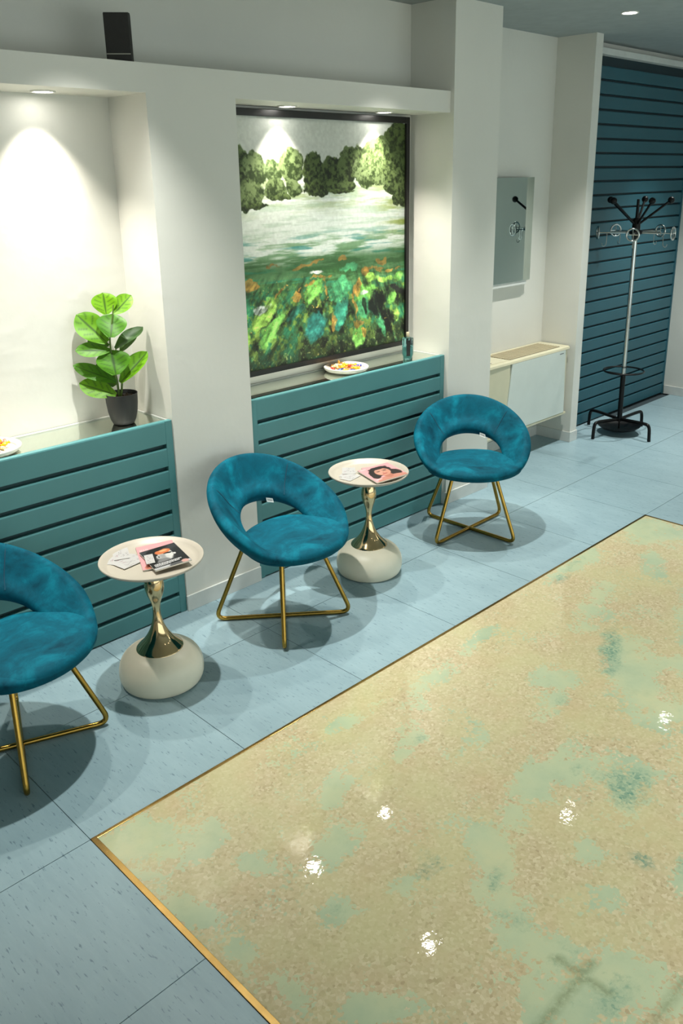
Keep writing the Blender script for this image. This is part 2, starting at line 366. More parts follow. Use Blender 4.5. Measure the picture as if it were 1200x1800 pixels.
YB = 1.285                                                     # back plane of the recesses
struct('ceiling', MB().box((-3.2, -4.5, CEIL_Z), (6.6, 1.6, CEIL_Z+0.1)), M['ceil'])
struct('wall_back', MB().box((-3.2, YB, 0), (2.95, YB+0.15, CEIL_Z)), M['wall'])
struct('wall_beam', MB().box((-0.83, 1.0, 2.253), (2.93, YB, 2.360)), M['wall'])
struct('wall_pillar', MB().box((1.05, 1.0, 0), (1.486, YB, 2.253)), M['wall'])
struct('wall_pier', MB().box((-0.83, 1.0, 0), (-0.394, YB, 2.253)), M['wall'])
struct('wall_column', MB().box((2.93, 0.976, 0), (3.343, 1.545, CEIL_Z)), M['wall'])
struct('wall_nook', MB().box((3.343, 1.395, 0), (4.56, 1.545, CEIL_Z)), M['wall'])
struct('wall_partition', MB().box((4.56, 1.10, 0), (4.65, 1.545, CEIL_Z)), M['wall'])
struct('wall_end', MB().box((4.65, 1.31, 0), (6.6, 1.545, CEIL_Z)), M['wall'])
struct('wall_right', MB().box((6.45, -4.5, 0), (6.6, 1.31, CEIL_Z)), M['wall'])
struct('wall_left', MB().box((-3.35, -4.5, 0), (-3.2, 1.435, CEIL_Z)), M['wall'])
# unseen side of the room: opening and mullions added to let sky fill in
struct('wall_front', MB().box((-3.2, -4.65, 0), (6.6, -4.5, .12)).box((-3.2, -4.65, 2.35), (6.6, -4.5, CEIL_Z)).box((-3.2, -4.65, .12), (-2.6, -4.5, 2.35)).box((6.0, -4.65, .12), (6.6, -4.5, 2.35)), M['wall'])
wf = MB()
for k in range(6): wf.box((-2.6+1.72*k-.03, -4.61, .12), (-2.6+1.72*k+.03, -4.54, 2.35))
struct('added_window_1', wf.box((-2.6, -4.61, .12), (6.0, -4.54, .18)).box((-2.6, -4.61, 2.29), (6.0, -4.54, 2.35)), M['base'])
struct('baseboard_pillar', MB().box((1.045, 0.99, 0), (1.486, 1.0, 0.078), 0.002), M['base'])
struct('baseboard_column', MB().box((2.922, 0.966, 0), (3.348, 0.976, 0.078), 0.002).box((2.922, 0.976, 0), (2.93, 1.006, 0.078), 0.002), M['base'])
struct('baseboard_partition', MB().box((4.552, 1.092, 0), (4.655, 1.10, 0.078), 0.002).box((4.552, 1.10, 0), (4.56, 1.395, 0.078), 0.002), M['base'])
struct('baseboard_nook', MB().box((3.343, 1.387, 0), (4.552, 1.395, 0.078), 0.002), M['base'])
struct('baseboard_right', MB().box((6.438, -4.5, 0), (6.45, 1.26, 0.078), 0.002), M['base'])
struct('trim_1', MB().box((4.65, 1.235, 2.722), (6.45, 1.31, 2.764), 0.003), M['base'])     # cornice over the cladding
# teal cladding, board by board
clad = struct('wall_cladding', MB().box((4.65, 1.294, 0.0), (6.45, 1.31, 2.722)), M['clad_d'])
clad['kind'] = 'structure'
def slat_poly(y, h, z=0.0):
    """board section: flat face, chamfered upper lip, set back along the lower edge"""
    return [(y+0.022, z), (y+0.002, z), (y, z+0.002), (y, z+h-0.007), (y+0.002, z+h-0.002), (y+0.007, z+h), (y+0.022, z+h)]
def slats(x0, x1, y, zs, h, mat, parent, name):
    first = None
    for z in zs:
        if first is None: first = MB().prism(slat_poly(y, h), x0, x1).build(name, mat, parent); first.location.z = z; continue
        o = first.copy(); COL.objects.link(o); o.location.z = z
P0 = 0.0985
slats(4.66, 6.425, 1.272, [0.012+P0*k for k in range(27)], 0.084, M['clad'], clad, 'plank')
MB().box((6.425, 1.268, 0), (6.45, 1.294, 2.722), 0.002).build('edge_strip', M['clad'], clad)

# ================================================================== CABINETS
def cabinet(x0, x1, label):
    r = empty('slatted_cabinet', ((x0+x1)/2, 1.15, 0), label, 'cabinet', group='slatted cabinets in the wall recesses')
    ox, oy = -(x0+x1)/2, -1.15
    def S(m): m.v = [(a+ox, b+oy, c) for a, b, c in m.v]; return m
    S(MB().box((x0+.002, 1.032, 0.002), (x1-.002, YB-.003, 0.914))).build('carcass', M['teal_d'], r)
    zs = [0.006+0.1027*k for k in range(9)]
    first = None
    for k, z in enumerate(zs):
        h = 0.084 if k < 8 else 0.105
        if k in (0, 8) or first is None:
            o = S(MB().prism(slat_poly(1.008, h), x0+.036, x1-.036)).build('slat', M['teal'], r)
            if k == 0: first = o
        else: o = first.copy(); COL.objects.link(o)
        o.location.z = z
    for a in (x0+.002, x1-.036): S(MB().box((a, 1.006, 0.002), (a+.034, 1.032, 0.932), 0.002)).build('stile', M['teal'], r)
    S(MB().box((x0+.002, 1.031, 0.914), (x1-.002, YB-.003, 0.922))).build('glass_top', M['shelf'], r)['label'] = 'mirrored glass top'
    S(MB().box((x0+.002, YB-.010, 0.9222), (x1-.002, YB-.003, 0.929), .001).box((x1-.008, 1.035, 0.9222), (x1-.002, YB-.010, 0.929), .001)).build('sealant_bead', M['base'], r)
cabinet(-0.394, 1.05, 'teal slatted cabinet under the recess that holds the potted plant')
cabinet(1.486, 2.93, 'teal slatted cabinet under the recess with the big painting')

# ================================================================== PAINTING
def paint_picture():
    H, W = 400, 400
    S_, T_ = np.meshgrid(np.linspace(0, 1, W), np.linspace(0, 1, H))
    def xy(x, y):                                             # sketch coordinates -> 0..1 across and down the canvas
        s = (x-95-(y-150)*0.05)/(950-95-(y-150)*0.05); t = (y-140-50*s)/(1280-200*s)
        return s*1.185/(1+.185*s), t
    img = np.zeros((H, W, 3)); nz = fbm(H, W, 5, 5, 1, 5)
    def put(mask, col):
        m = np.clip(mask, 0, 1)[..., None]; img[:] = img*(1-m)+np.array(col)*m if np.ndim(col) == 1 else img*(1-m)+col*m
    img[:] = (214, 219, 210); put(nz*0.5, (226, 228, 220))
    # water
    st = fbm(H, W, 46, 5, 20, 5, .62); st2 = fbm(H, W, 70, 6, 31, 4, .6); big = fbm(H, W, 5, 3, 40, 4)
    t0 = xy(500, 520)[1]
    water = np.zeros((H, W, 3)); water[:] = (222, 230, 220)
    def wput(m, c):
        m = np.clip(m, 0, 1)[..., None]; water[:] = water*(1-m)+np.array(c)*m
    near = np.clip((0.40-T_)/0.08, 0, 1); wput(near*np.clip((st-.42)*5, 0, 1)*.9, (164, 182, 132))
    wput(np.clip((st2-.52)*6, 0, 1)*.55, (176, 198, 176)); wput(np.clip((S_-.78)/.2, 0, 1)*np.clip((st-.4)*5, 0, 1)*np.clip((.55-T_)/.1, 0, 1), (150, 166, 84))
    mid = np.clip((T_-.44)/.07, 0, 1); wput(mid*np.clip((st-.44+.1*(big-.5))*7, 0, 1)*.9, (112, 152, 108))
    wput(mid*np.clip((st2-.55)*8, 0, 1)*.8, (70, 142, 136)); wput(mid*np.clip((vnoise(H, W, 60, 5, 77)-.66)*6, 0, 1)*.9, (232, 238, 228))
    deep = np.clip((T_-.535+.05*(big-.5))/.05, 0, 1); wput(deep*.9, (66, 108, 62)); wput(deep*np.clip((st-.5)*8, 0, 1)*.7, (48, 84, 44)); wput(deep*np.clip((st2-.58)*8, 0, 1)*.7, (52, 132, 104))
    put(np.ones((H, W))*(T_ > t0-.08), water)
    # river bed: dark ground, green boulders, orange glints
    bx = fbm(H, W, 14, 16, 50, 5, .65); b2 = fbm(H, W, 40, 40, 60, 3); b3 = fbm(H, W, 7, 9, 70, 4)
    bed = np.clip((T_-.64+.10*(b3-.5)-.03*S_)/.06, 0, 1)
    put(bed*.92, (58, 82, 46)); put(bed*np.clip((bx-.48)*8, 0, 1)*.8, (48, 120, 88)); put(bed*np.clip((b2-.54)*9, 0, 1)*.8, (118, 142, 62)); put(bed*np.clip((.44-bx)*9, 0, 1)*.85, (20, 24, 18))
    dark = np.clip((T_-.86)/.12, 0, 1); put(dark*.55, (24, 28, 20)); put(dark*np.clip((vnoise(H, W, 120, 130, 81)-.80)*8, 0, 1), (116, 128, 82))
    SW = S_+.05*(fbm(H, W, 12, 12, 400, 4, .6)-.5); TW = T_+.05*(fbm(H, W, 12, 12, 420, 4, .6)-.5)
    def stroke(x, y, rx, ry, ang, col, rag=.5, seed=0, a=.95):
        s, t = xy(x, y); rx, ry = rx/900, ry/1180; c, q = math.cos(ang), math.sin(ang)
        dx, dy = SW-s, TW-t; d = ((dx*c+dy*q)/rx)**2+((-dx*q+dy*c)/ry)**2
        m = np.clip((1-d+rag*3*(fbm(H, W, 26, 26, 90+seed, 4, .65)-.5))*2.2, 0, 1)
        sh = np.array(col)*(0.55+0.9*fbm(H, W, 50, 22, 120+seed, 4, .6))[..., None]
        put(m*a, sh)
    G1, G2, G3 = (146, 190, 84), (112, 170, 80), (78, 154, 104)
    k = 0
    for q in [(225, 1110, 110, 48, -.75, G1), (250, 1200, 110, 40, -.7, G2), (155, 1260, 40, 30, -1.1, G1), (430, 1020, 70, 55, -.6, G2), (555, 1010, 75, 55, -.3, G3), (700, 1030, 70, 55, -.4, G2), (690, 1100, 45, 70, .3, G3),
              (660, 1260, 45, 60, .15, G2), (730, 945, 35, 25, 0, G1), (800, 950, 45, 28, .3, G1), (850, 940, 30, 22, .2, G1), (860, 1050, 35, 24, -.2, G2), (905, 1130, 22, 60, -.1, G1), (915, 930, 36, 26, 0, G2), (800, 1200, 22, 70, -.6, G3),
              (440, 1200, 60, 90, .5, (52, 122, 112)), (560, 1130, 40, 110, .4, (56, 128, 106)), (350, 1120, 60, 30, -.6, (56, 124, 104)), (600, 895, 60, 18, -.1, G3), (550, 960, 40, 20, -.4, G3), (770, 1090, 50, 90, -.3, (22, 26, 22)), (850, 1170, 60, 70, 0, (20, 24, 20)),
              (900, 1000, 60, 20, .1, (40, 42, 40)), (700, 1090, 18, 50, -.3, (26, 40, 28)), (210, 1075, 50, 26, -.1, (190, 200, 190)), (700, 1020, 30, 12, -.2, (200, 220, 190)), (440, 915, 36, 12, 0, (220, 226, 214))]:
        stroke(*q, seed=k); k += 1
    OR = (172, 124, 58)
    for q in [(170, 965, 50, 22, .1), (390, 865, 80, 9, -.15), (570, 855, 36, 12, .2), (700, 905, 28, 26, -.4), (760, 890, 70, 12, -.1), (850, 892, 60, 10, 0), (800, 850, 40, 14, .1), (660, 975, 18, 70, .25), (640, 1110, 12, 90, -.1), (655, 1190, 26, 22, 0),
              (690, 1240, 10, 26, -.3), (350, 1035, 30, 34, .3), (420, 975, 60, 9, -.2), (485, 1000, 7, 40, 0), (520, 1185, 12, 50, .3), (460, 940, 50, 8, 0), (280, 1000, 30, 8, -.6), (250, 870, 36, 10, 0), (640, 1000, 12, 30, 0)]:
        stroke(*q, OR, rag=1.3, seed=k, a=.7); k += 1
    put(np.clip((vnoise(H, W, 110, 110, 140)-.86)*9, 0, 1)*np.clip((fbm(H, W, 9, 9, 141, 3)-.5)*5, 0, 1)*(T_ > .62), (214, 176, 92))
    # slanting brush work over the river bed
    big_n = fbm(640, 640, 16, 60, 500, 5, .7)
    def slant(a):
        c, q = math.cos(a), math.sin(a); uu_ = (S_-.5)*c+(T_-.5)*q; vv_ = -(S_-.5)*q+(T_-.5)*c
        return big_n[np.clip((uu_*.7+.5)*639, 0, 639).astype(int), np.clip((vv_*.7+.5)*639, 0, 639).astype(int)]
    br = slant(2.3)*np.clip(1.15-S_*1.3, 0, 1)+slant(1.2)*np.clip(S_*1.3-.15, 0, 1)
    bedm = np.clip((T_-.60)/.08, 0, 1)
    img *= (1+bedm*np.clip((br-.5)*1.7, -.40, .45))[..., None]
    put(bedm*np.clip((br-.62)*7, 0, 1)*.35, (132, 176, 92)); put(bedm*np.clip((.40-br)*7, 0, 1)*.4, (24, 34, 24))
    img *= (1+.30*bedm)[..., None]
    # trees, back ones first: x, y, rx, ry, light 0..1
    def crown(x, y, rx, ry, lt, seed):
        s, t = xy(x, y); rx, ry = rx/800, ry/1080
        dx, dy = (SW-s)/rx, (TW-t)/ry; d = dx**2+dy**2
        n1 = fbm(H, W, 26, 26, 200+seed, 4, .65); n2 = fbm(H, W, 70, 70, 260+seed, 3, .7)
        m = np.clip((1-d+1.0*(n1-.5))*6, 0, 1)
        lit = np.clip(.5-.45*dy-.2*dx+3.0*(n2-.5)+1.2*(n1-.5), 0, 1)
        lo = np.array((24, 34, 12))+lt*np.array((26, 34, 18)); hi = np.array((78, 96, 46))+lt*np.array((58, 60, 62))
        put(m, lo+(hi-lo)*lit[..., None])
    CR = [(905, 270, 70, 90, .12), (860, 300, 60, 80, .1), (960, 300, 60, 90, .1), (640, 350, 80, 60, .4), (770, 330, 90, 70, .5), (905, 360, 60, 55, .25), (110, 400, 60, 100, .4), (180, 400, 46, 80, .75), (245, 405, 44, 66, .9), (328, 390, 56, 86, .7),
          (430, 420, 52, 96, .15), (520, 430, 60, 80, .12), (590, 420, 50, 66, .3), (700, 410, 60, 75, .8), (770, 400, 50, 70, .8), (840, 420, 56, 60, .5), (920, 380, 50, 60, .3), (440, 490, 60, 46, .12), (530, 490, 66, 36, .15), (600, 485, 46, 26, .3),
          (705, 450, 50, 30, .8), (790, 455, 36, 30, .7), (890, 460, 60, 60, .4), (840, 495, 36, 26, .5), (930, 520, 50, 66, .35), (160, 520, 60, 62, .6), (125, 560, 40, 36, .55), (255, 505, 50, 42, .6), (336, 495, 44, 36, .7), (280, 540, 46, 16, .3), (180, 578, 70, 12, .1), (570, 512, 70, 9, .15)]
    for i, q in enumerate(CR): crown(*q, i)
    img *= (0.94+0.12*fbm(H, W, 90, 90, 300, 3))[..., None]
    return srgb2lin(img)*0.74
px0, px1, pz0, pz1 = 1.545, 2.876, 0.975, 2.240
pic = empty('painting', ((px0+px1)/2, YB, pz0), 'large framed river and forest painting standing in the wall recess', 'painting')
pic.location = (0, 0, 0)
mid_ = Vector(((px0+px1)/2, YB, pz0)); pic.location = mid_
def PL(m): m.v = [tuple(Vector(v)-mid_) for v in m.v]; return m
FW, yf = 0.026, YB-0.045
PL(MB().box((px0, yf, pz0), (px0+FW, YB-.002, pz1), .003)).build('frame_side', M['frame'], pic)
PL(MB().box((px1-FW, yf, pz0), (px1, YB-.002, pz1), .003)).build('frame_side', M['frame'], pic)
PL(MB().box((px0+FW, yf, pz1-FW*1.25), (px1-FW, YB-.002, pz1), .003)).build('frame_top', M['frame'], pic)
PL(MB().box((px0+FW, yf, pz0), (px1-FW, YB-.002, pz0+FW), .003)).build('frame_bottom', M['frame'], pic)
# the part of the canvas behind the pillar continues the picture a little to the side
art = paint_picture(); ax0 = 1.667
ext = int(400*(ax0-px0-FW)/(px1-FW-ax0)); art = np.concatenate([art[:, :ext][:, ::-1], art], 1)
painted_grid('canvas', art, tuple(Vector((px0+FW, YB-.030, pz1-FW))-mid_), (px1-px0-2*FW, 0, 0), (0, 0, -(pz1-pz0-2*FW)), M['art'], pic)

# ================================================================== CHAIRS
RINGS = [(.296, .272, -.002, .570, .160), (.323, .300, -.004, .545, .158), (.296, .276, -.004, .482, .128), (.226, .212, 0, .420, .098),
         (.178, .154, .012, .436, .106), (.178, .156, .012, .468, .112), (.213, .198, .008, .500, .122), (.264, .242, .002, .548, .150)]
LIP = [(math.cos(a), math.sin(a)) for a in [math.radians(90-45*k) for k in range(8)]]
def make_chair():
    r = empty('velvet_chair', (0, 0, 0), '-', 'chair', group='teal velvet chairs along the wall')
    NT_, NS = 112, 5
    v, fs = [], []
    per = len(RINGS)*NS
    for i in range(NT_):
        th = -PI/2+2*PI*i/NT_; c, s = math.cos(th), math.sin(th)
        band = [Vector((a*c, y+b*s, z+d*s)) for a, b, y, z, d in RINGS]
        k = max(0.0, min(1.0, (-s-.30)/.60)); k = k*k*(3-2*k)         # towards the front the band thins into the seat's rolled lip
        lip = [Vector(((.290+.030*q)*c, -.004+(.266+.030*q)*s, .455+.043*s+.019*h)) for q, h in LIP]
        v += crspline([p*(1-k)+l*k for p, l in zip(band, lip)], NS, closed=True)
    for i in range(NT_):
        j = (i+1) % NT_; fs += [(i*per+k, i*per+(k+1) % per, j*per+(k+1) % per, j*per+k) for k in range(per)]
    MB().add(v, fs).build('backrest', M['velvet'], r, True, 80)
    # seat cushion
    half = [(0, -.301), (.09, -.288), (.172, -.252), (.230, -.198), (.256, -.13), (.240, -.04), (.200, .03), (.140, .090), (.068, .114), (0, .119)]
    out = crspline([Vector((x, y, 0)) for x, y in half]+[Vector((-x, y, 0)) for x, y in reversed(half[1:-1])], 5, closed=True)
    N = len(out); cen = Vector((0, -.09, 0)); v, fs = [], []
    prof = [(0.02, .461), (.35, .460), (.6, .457), (.78, .453), (.88, .449), (.945, .443), (.985, .434), (1.0, .421), (.99, .408), (.95, .400), (.85, .396), (.55, .394), (.02, .394)]
    for (kk, z) in prof:
        for p in out:
            q = cen+(p-cen)*kk; fr = max(0.0, min(1.0, (-q.y-.05)/.24))
            v.append((q.x, q.y, z-.010*fr*fr+(.006 if z > .42 else .004)*max(0, q.y)/.1))
    for i in range(len(prof)-1): fs += [(i*N+k, i*N+(k+1) % N, (i+1)*N+(k+1) % N, (i+1)*N+k) for k in range(N)]
    fs += [tuple(range(N)), tuple(reversed(range((len(prof)-1)*N, len(prof)*N)))]
    MB().add(v, fs).build('seat', M['velvet'], r, True, 80)
    # seams on the inside of the backrest
    for th in (38, 142):
        th = math.radians(th); c, s = math.cos(th), math.sin(th)
        pts = [Vector((a*c, y+b_*s, z+d*s)) for a, b_, y, z, d in (RINGS[5], RINGS[6], RINGS[7], RINGS[0])]
        MB().tube(crspline(pts, 6), 0.0024, 6).build('seam', M['seam'], r)
    for k in (0, 1):
        a = math.radians(45+90*k); d = Vector((math.cos(a), math.sin(a), 0)); z = .0105
        pts = [d*.150+Vector((0, 0, .405)), d*.312+Vector((0, 0, z)), -d*.312+Vector((0, 0, z)), -d*.150+Vector((0, 0, .405))]
        MB().tube(fillet(pts, [0, .05, .05, 0], 7), .0100, 12).build('leg_frame', M['brass'], r, True, 60)
    th = math.radians(62); c, s = math.cos(th), math.sin(th); a, b_, y, z, d = RINGS[4]
    p = Vector((a*c, y+b_*s, z+d*s)); t_ = Vector((-s, c, 0)).normalized()
    t_ = Vector((-a*s, b_*c, d*c)).normalized()
    q = [p-t_*.017, p+t_*.017]; dn = Vector((0, -.006, -.020)); e = Vector((c, s, 0))*.0006
    tg = MB().add([q[0]-e, q[1]-e, q[1]+dn-e, q[0]+dn-e, q[0]+e, q[1]+e, q[1]+dn+e, q[0]+dn+e], [(0, 1, 2, 3), (4, 5, 6, 7), (0, 1, 5, 4), (2, 3, 7, 6), (0, 3, 7, 4), (1, 2, 6, 5)]).build('care_tag', M['tag'], r)
    tg['label'] = 'white fabric care tag'
    # printed lines of the tag
    u_ = (q[1]-q[0]); pr = MB()
    for i in range(5):
        o_ = q[0]+u_*(.12+.16*i)+dn*.3-e*1.6; w_ = u_*.09; h_ = dn*.4
        pr.add([o_, o_+w_, o_+w_+h_, o_+h_], [(0, 1, 2, 3)])
    pr.build('print', M['label'], tg)
    return r
CH = [((1.320, 0.626), 5, 'teal velvet ring chair on brass legs standing between the two tray tables'),
      ((2.715, 0.628), -44, 'teal velvet ring chair in front of the white column, nearest the radiator unit'),
      ((0.055, 0.595), 24, 'teal velvet ring chair cut off by the picture edge, below the plate of sweets')]
chair = make_chair()
for i, (c, a, lab) in enumerate(CH):
    o = chair if i == 0 else copy_tree(chair)
    o.location = (c[0], c[1], 0); o.rotation_euler.z = math.radians(a); o['label'] = lab

# ================================================================== TRAY TABLES
def make_table():
    r = empty('tray_table', (0, 0, 0), '-', 'table', group='cream tray tables with gold stems')
    prof = [(.148, 0), (.157, .006), (.165, .025), (.168, .050), (.165, .080), (.154, .107), (.137, .127), (.115, .141), (.090, .149), (.060, .152)]
    MB().lathe([(p.x, p.z) for p in crspline([(a, 0, b) for a, b in prof], 4)], 64).build('base', M['cream'], r, True, 50)
    st = [(.094, .143), (.0925, .150), (.080, .163), (.060, .184), (.041, .212), (.027, .243), (.0185, .275), (.0150, .300), (.0155, .325), (.021, .352), (.030, .378), (.0365, .402), (.0375, .425), (.034, .448), (.026, .470), (.0215, .488), (.021, .518)]
    MB().lathe([(p.x, p.z) for p in crspline([(a, 0, b) for a, b in st], 4)], 48).build('stem', M['gold'], r, True, 60)
    tr = [(.02, .515), (.150, .515), (.172, .5175), (.194, .529), (.199, .534), (.2005, .538), (.199, .541), (.195, .5405), (.181, .530), (.172, .523), (.164, .521), (.0005, .521)]
    MB().lathe(tr, 72).build('tray', M['tray'], r, True, 40)
    return r
table = make_table()
TB = [((0.652, 0.602), 'cream tray table with gold stem holding the black and white magazine'), ((1.947, 0.682), 'cream tray table with gold stem holding only the pink woman magazine')]
for i, (c, lab) in enumerate(TB):
    o = table if i == 0 else copy_tree(table); o.location = (c[0], c[1], 0); o['label'] = lab
ZT = 0.5215

# printed matter
def face_cover(kind):
    H, W = 96, 74
    x, y = np.meshgrid(np.linspace(0, 1, W), np.linspace(0, 1.3, H)); im = np.zeros((H, W, 3))
    n1 = fbm(H, W, 8, 6, 5 if kind == 'pink' else 9, 4)
    def el(cx, cy, rx, ry, col, ang=0, soft=6, a=1.0, nz=0.0):
        c, s = math.cos(ang), math.sin(ang); dx, dy = x-cx, y-cy
        d = ((dx*c+dy*s)/rx)**2+((-dx*s+dy*c)/ry)**2
        m = (np.clip((1-d+nz*(n1-.5))*soft, 0, 1)*a)[..., None]; im[:] = im*(1-m)+np.array(col)*m
    def box(x0, x1, y0, y1, col):
        im[(x > x0) & (x < x1) & (y > y0) & (y < y1)] = col
    if kind in ('pink', 'plainpink'):
        im[:] = (236, 172, 176)
    if kind == 'pink':
        el(.52, .52, .36, .44, (40, 28, 26), .1, 5, 1, .9); el(.66, .8, .3, .45, (44, 30, 28), -.5, 4, 1, .9); el(.30, .66, .2, .4, (40, 28, 26), .3, 4, 1, .9)
        el(.56, 1.28, .5, .3, (206, 140, 122)); el(.54, .98, .13, .2, (190, 122, 100)); el(.52, .62, .235, .34, (214, 152, 128), .05); el(.46, .58, .15, .25, (226, 168, 146), .05, 2, .7)
        for cx in (.42, .62): el(cx, .55, .065, .026, (60, 40, 36)); el(cx, .485, .085, .018, (66, 42, 36))
        el(.515, .68, .03, .06, (190, 122, 102), 0, 3, .7); el(.515, .79, .085, .032, (176, 70, 74)); el(.5, .30, .22, .07, (44, 30, 28), .1, 4)
        for k in range(4): box(.06+.045*k, .09+.045*k, .06, .12, (250, 226, 226))
        box(.08, .25, 1.1, 1.13, (250, 250, 250))
    if kind == 'plainpink':
        for k in range(5): box(.07+.05*k, .10+.05*k, .2, .7, (244, 206, 206))
        el(.45, 1.2, .4, .2, (196, 120, 96)); el(.36, 1.14, .12, .08, (70, 24, 26))
    if kind == 'black':
        im[:] = (58, 60, 62); el(.95, .8, .3, .6, (30, 31, 33), 0, 2)
        el(.40, .36, .36, .34, (20, 18, 18), 0, 6, 1, 1.0); el(.55, .54, .21, .38, (206, 206, 202), .12, 6); el(.44, .66, .2, .2, (150, 150, 148), 0, 2, .8); el(.62, .66, .12, .24, (226, 226, 222), .1, 2, .8)
        el(.54, .33, .23, .15, (216, 124, 74), -.1, 5); el(.57, .29, .13, .06, (240, 182, 128), 0, 2); el(.44, .13, .33, .11, (20, 18, 18), -.1, 6, 1, .8); el(.22, .40, .12, .2, (20, 18, 18), 0, 5, 1, .8)
        el(.63, .485, .13, .04, (24, 24, 24), .05, 4); el(.68, .53, .045, .018, (40, 40, 40)); el(.775, .62, .045, .06, (216, 216, 214), .2); el(.71, .78, .07, .02, (60, 52, 52)); el(.34, .60, .06, .11, (196, 196, 194)); el(.345, .60, .03, .06, (84, 84, 84))
        el(.40, .93, .2, .2, (130, 130, 130)); el(.15, .75, .1, .16, (20, 20, 20))
        box(0, 1, .93, 1.18, (14, 14, 15)); box(0, 1, 1.18, 1.3, (196, 196, 198)); el(.6, 1.26, .2, .1, (90, 90, 92)); el(.85, 1.22, .1, .1, (220, 170, 160))
        r = np.random.default_rng(3)
        for row, (y0, y1, e) in enumerate(((.97, 1.02, .82), (1.035, 1.085, .74), (1.10, 1.13, .5))):
            p = .07
            while p < e: wd = r.uniform(.02, .045); box(p, p+wd, y0, y1, (226, 226, 226)); p += wd+.014
    if kind == 'card':
        im[:] = (242, 240, 238)
        r = np.random.default_rng(4)
        for k in range(26):
            a, b = r.uniform(.08, .85), r.uniform(.08, 1.2); box(a, a+r.uniform(.02, .14), b, b+.022, tuple(r.choice([70, 110, 150], 1).repeat(3)+np.array((10, 0, 6))))
        el(.35, .3, .1, .06, (206, 170, 176), 0, 2, .7)
    return srgb2lin(im)*(0.44 if kind == 'card' else 0.62)
def sheet(name, kind, cx, cy, z, w_, h_, ang, th, label, cat, group=None, tilt=0.0):
    r = empty(name, (cx, cy, z), label, cat, ang, group); r.rotation_euler = (0, -tilt, ang)
    MB().box((-w_/2, -h_/2, 0), (w_/2, h_/2, th)).build('pages', M['page'], r)
    painted_grid('cover' if th > .001 else 'print', face_cover(kind), (-w_/2, h_/2, th+.0002), (w_, 0, 0), (0, -h_, 0), M['paper'], r)
    return r
def frame_from(tl, tr_, bl):
    tl, tr_, bl = Vector(tl), Vector(tr_), Vector(bl)
    return ((tr_+bl)/2), (tr_-tl).length, (bl-tl).length, math.atan2(*(reversed((tr_-tl)[:])))
def lay(name, kind, tl, tr_, bl, z, th, label, cat, group=None, tilt=0.0):
    c, w_, h_, a = frame_from(tl, tr_, bl); return sheet(name, kind, c.x, c.y, z, w_, h_, a, th, label, cat, group, tilt)
lay('magazine', 'plainpink', (.688, .738), (.822, .678), (.560, .556), ZT+.0065, .0045, 'pale pink magazine lying beneath the black and white portrait magazine', 'magazine', 'magazines on the tray tables', .07)
lay('magazine', 'black', (.650, .671), (.790, .638), (.589, .490), ZT+.0165, .005, 'black and white portrait magazine lying on top of a pale pink one', 'magazine', 'magazines on the tray tables', .06)
lay('card', 'card', (.630, .632), (.660, .618), (.606, .552), ZT+.0215, .0006, 'small white card lying on the black and white portrait magazine', 'card', None, .045)
FAN = [(.572, .722, .35), (.584, .694, .10), (.588, .672, -.15), (.585, .648, -.42), (.600, .742, .6)]
FL = ['lowest in the fan', 'second from below in the fan', 'in the middle of the fan', 'second from the top of the fan', 'topmost in the fan']
for k, (x, y, a) in enumerate(FAN):
    sheet('leaflet', 'card', x, y, ZT+.0004+.0011*k, .105, .062, a+.55, .0006, 'white printed leaflet by the portrait magazine, '+FL[k], 'leaflet', 'fanned leaflets on the tray')
lay('magazine', 'plainpink', (1.978, .770), (2.098, .710), (1.905, .600), ZT+.002, .0045, 'dark edged magazine lying beneath the woman portrait magazine', 'magazine', 'magazines on the tray tables', .02)
lay('magazine', 'pink', (1.931, .738), (2.098, .688), (1.864, .550), ZT+.0135, .0055, 'pink magazine with a dark-haired woman on its cover', 'magazine', 'magazines on the tray tables', .085)
for k, (x, y, a) in enumerate([(1.880, .760, .5), (1.855, .720, .2), (1.915, .790, .8)]):
    sheet('paper_sheet', 'card', x, y, ZT+.0004+.0011*k, .095, .066, a, .0006, 'white printed sheet beside the pink woman magazine, '+('lowest of three', 'second of three', 'uppermost of three')[k], 'paper', 'loose sheets on the tray')

